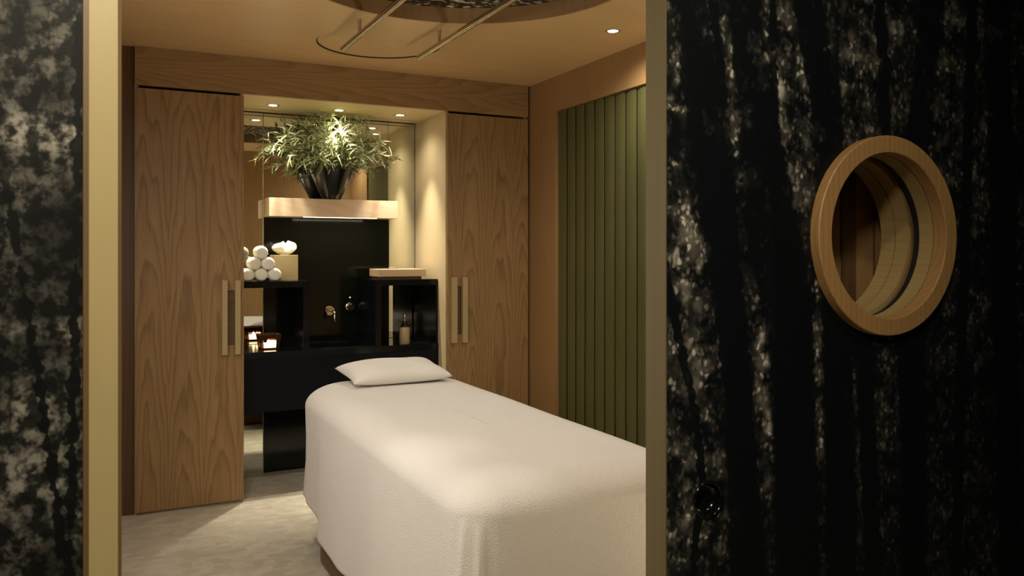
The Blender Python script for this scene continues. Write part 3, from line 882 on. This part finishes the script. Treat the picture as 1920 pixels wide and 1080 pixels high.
for k in range(NTOP + 1):
    f = math.sin(k / NTOP * PI / 2)
    ring = []
    for i, p in enumerate(base):
        sxk = .02 + f * .98; syk = 1 - (1 - f) * (hx / hy) * .98
        x = cxm + (p[0] - cxm) * sxk; y = cym + (p[1] - cym) * syk
        d = max(0.0, inside(x, y)) if k < NTOP else 0.0
        z = TZ - (RZ * (1 - math.sqrt(max(0.0, 1 - (1 - d / RX) ** 2))) if d < RX else 0)
        z += .003 * math.sin(x * 9 + y * 3) * math.sin(y * 5 + 1) * min(1, d / .1)
        ring.append((x, y, z))
    rows.append(ring)
HEM = .130
ND = 40
for k in range(1, ND + 1):
    t = k / ND
    ring = []
    for i, p in enumerate(base):
        s = acc[i]; c = cornerness(p)
        z_top = TZ - RZ
        back = max(0.0, p[3])
        tuck = sstep(p[1], 3.50, 3.55) if p[0] < cxm else sstep(p[1], 3.6, 3.75)
        hem = HEM + .012 * math.sin(s * 4.1 + .5) + .006 * math.sin(s * 11) + .075 * tuck
        z = z_top + (hem - z_top) * t
        front = max(0.0, -p[3])
        flare = (.010 + .012 * c) * t
        corner_fold = (c ** 2) * (t ** .65) * (.095 * (1 if front > .2 else .4))
        s_loc = math.atan2(p[3], p[2])
        fold = corner_fold * (.5 + .62 * math.sin(s_loc * 17 + .4) + .2 * math.sin(s_loc * 31))
        side_w = .007 * waves(s, 1.3) * t ** 1.2
        front_w = front * .006 * math.sin(p[0] * 16) * t
        off = flare + fold + side_w + front_w - .016 * tuck * min(1.0, t * 1.6)
        ring.append((p[0] + p[2] * off, p[1] + p[3] * off, z))
    rows.append(ring)
# turn the hem under
last = rows[-1]
rows.append([(q[0] - p[2] * .006, q[1] - p[3] * .006, q[2] - .003) for q, p in zip(last, base)])
rows.append([(q[0] - p[2] * .012, q[1] - p[3] * .012, q[2] + .02) for q, p in zip(last, base)])
bm = bm_new()
V = [[bm.verts.new(q) for q in r] for r in rows]
for A, B in zip(V, V[1:]):
    for i in range(n): bm.faces.new((A[i], A[(i + 1) % n], B[(i + 1) % n], B[i]))
bm.faces.new(V[0])
bl = tag(obj('blanket', bm, M['blanket'], smooth=180, loc=(1.24, 2.95, HEM)), 'long white terry blanket draped over the massage table to near the floor', 'blanket')

# pillow
def pillow(w, d, h):
    bm = bm_new(); nx, ny = 40, 28
    up, dn = [], []
    for j in range(ny + 1):
        v = -1 + 2 * j / ny
        ru, rd = [], []
        for i in range(nx + 1):
            u = -1 + 2 * i / nx
            e = max(0, (1 - u ** 4)) ** .55 * max(0, (1 - v ** 4)) ** .55
            pin = 1 - .075 * (1 - abs(v) ** 2) * abs(u) ** 3 * 1.0
            pin2 = 1 - .10 * (1 - abs(u) ** 2) * abs(v) ** 3 * 1.0
            x, y = u * w / 2 * pin, v * d / 2 * pin2
            z = h * e
            wr = .0025 * math.sin(6 * u + 4 * v) * e
            ru.append((x, y, z * .62 + wr)); rd.append((x, y, -z * .38))
        up.append(ru); dn.append(rd)
    U = [[bm.verts.new(q) for q in r] for r in up]
    D = [[U[j][i] if i in (0, nx) or j in (0, ny) else bm.verts.new(dn[j][i]) for i in range(nx + 1)] for j in range(ny + 1)]
    for j in range(ny):
        for i in range(nx):
            bm.faces.new((U[j][i], U[j][i + 1], U[j + 1][i + 1], U[j + 1][i]))
            bm.faces.new((D[j][i], D[j + 1][i], D[j + 1][i + 1], D[j][i + 1]))
    return bm
pb = pillow(.50, .30, .085)
ploc = Vector((1.262, 3.80, .776))
mat = Matrix.Translation(ploc) @ Matrix.Rotation(math.radians(3), 4, 'Z') @ Matrix.Rotation(math.radians(7), 4, 'X')
bmesh.ops.transform(pb, matrix=mat, verts=pb.verts)
tag(obj('pillow', pb, M['pillow'], smooth=180), 'small flat white pillow at the head of the massage table', 'pillow')

# ------------------------------------------------------------------ lights
def spot(name, loc, to, power, ang, blend=.5, rad=.02, col=(1, .86, .62)):
    l = bpy.data.lights.new(name, 'SPOT'); l.energy = power; l.spot_size = math.radians(ang); l.spot_blend = blend; l.shadow_soft_size = rad; l.color = col
    o = bpy.data.objects.new(name, l); COL.objects.link(o); o.location = loc
    o.rotation_euler = (Vector(to) - Vector(loc)).to_track_quat('-Z', 'Y').to_euler()
    return o
def area(name, loc, to, power, sx, sy, col=(1, .86, .62)):
    l = bpy.data.lights.new(name, 'AREA'); l.energy = power; l.shape = 'RECTANGLE'; l.size = sx; l.size_y = sy; l.color = col
    o = bpy.data.objects.new(name, l); COL.objects.link(o); o.location = loc
    o.rotation_euler = (Vector(to) - Vector(loc)).to_track_quat('-Z', 'Y').to_euler()
    return o
NC = (1, .925, .76)
for x in (.895, 1.285, 1.672):
    spot('niche_lamp', (x, 4.91, FB - .02), (x, 4.90, 0), 132 if x < 1 else 118, 60, 1.0, .015, NC)
    spot('niche_glow', (x, 4.91, FB - .021), (x, 4.905, 0), 9, 140, 1.0, .03, NC)
RCOL = (1, .935, .84)
for x, y, p in ((.30, 3.307, 26), (2.195, 3.307, 30), (2.195, 2.0, 24)):
    spot('ceiling_lamp', (x, y, CZ - .02), (x, y, 0), p, 160, 1.0, .03, RCOL)
area('left_wall_fill', (-.385, 2.60, 1.20), (1.0, 2.60, 1.05), 26, 1.5, 1.2, RCOL)  # added unseen fill: stands in for soft light off the left wall
spot('ceiling_fill', (2.25, 1.75, .12), (1.35, 2.7, 2.42), 58, 130, 1.0, .10, (1, .90, .66))  # added out of view behind the door to brighten the ceiling
spot('accent_lamp', (.50, 2.46, CZ - .02), (.86, 2.46, .70), 27, 21, 1.0, .02, RCOL)
spot('accent_lamp', (.50, 1.95, CZ - .02), (.87, 1.98, .66), 27, 21, 1.0, .02, RCOL)
area('shelf_lamp', (1.33, 5.037, 1.566), (1.33, 5.037, 0), 1.2, .46, .015, NC)
spot('corridor_lamp', (-.1, .02, 2.45), (.1, 1.3, 1.2), 130, 110, .9, .12, (1, .89, .66))
spot('corridor_lamp', (1.15, .45, 2.5), (1.5, 1.3, 1.2), 17, 110, .9, .05, (1, .88, .66))

w = bpy.data.worlds.new('world'); S.world = w; w.use_nodes = True
w.node_tree.nodes['Background'].inputs[0].default_value = (.9, .75, .55, 1)
w.node_tree.nodes['Background'].inputs[1].default_value = .004

# ------------------------------------------------------------------ camera
cam = bpy.data.cameras.new('camera'); co = bpy.data.objects.new('camera', cam); COL.objects.link(co)
co.location = (0, 0, EYE); co.rotation_euler = (PI / 2, 0, -TH)
cam.sensor_width = 36; cam.lens = 36 * F / 1920; cam.shift_y = -65 / 1920
cam.clip_start = .02
cam.dof.use_dof = True; cam.dof.focus_distance = 4.4; cam.dof.aperture_fstop = 11
S.camera = co
S.view_settings.view_transform = 'Standard'; S.view_settings.look = 'None'
S.view_settings.exposure = 0
try:
    S.cycles.max_bounces = 10; S.cycles.glossy_bounces = 6; S.cycles.sample_clamp_indirect = 4.0
    S.cycles.caustics_reflective = False; S.cycles.caustics_refractive = False
except Exception: pass
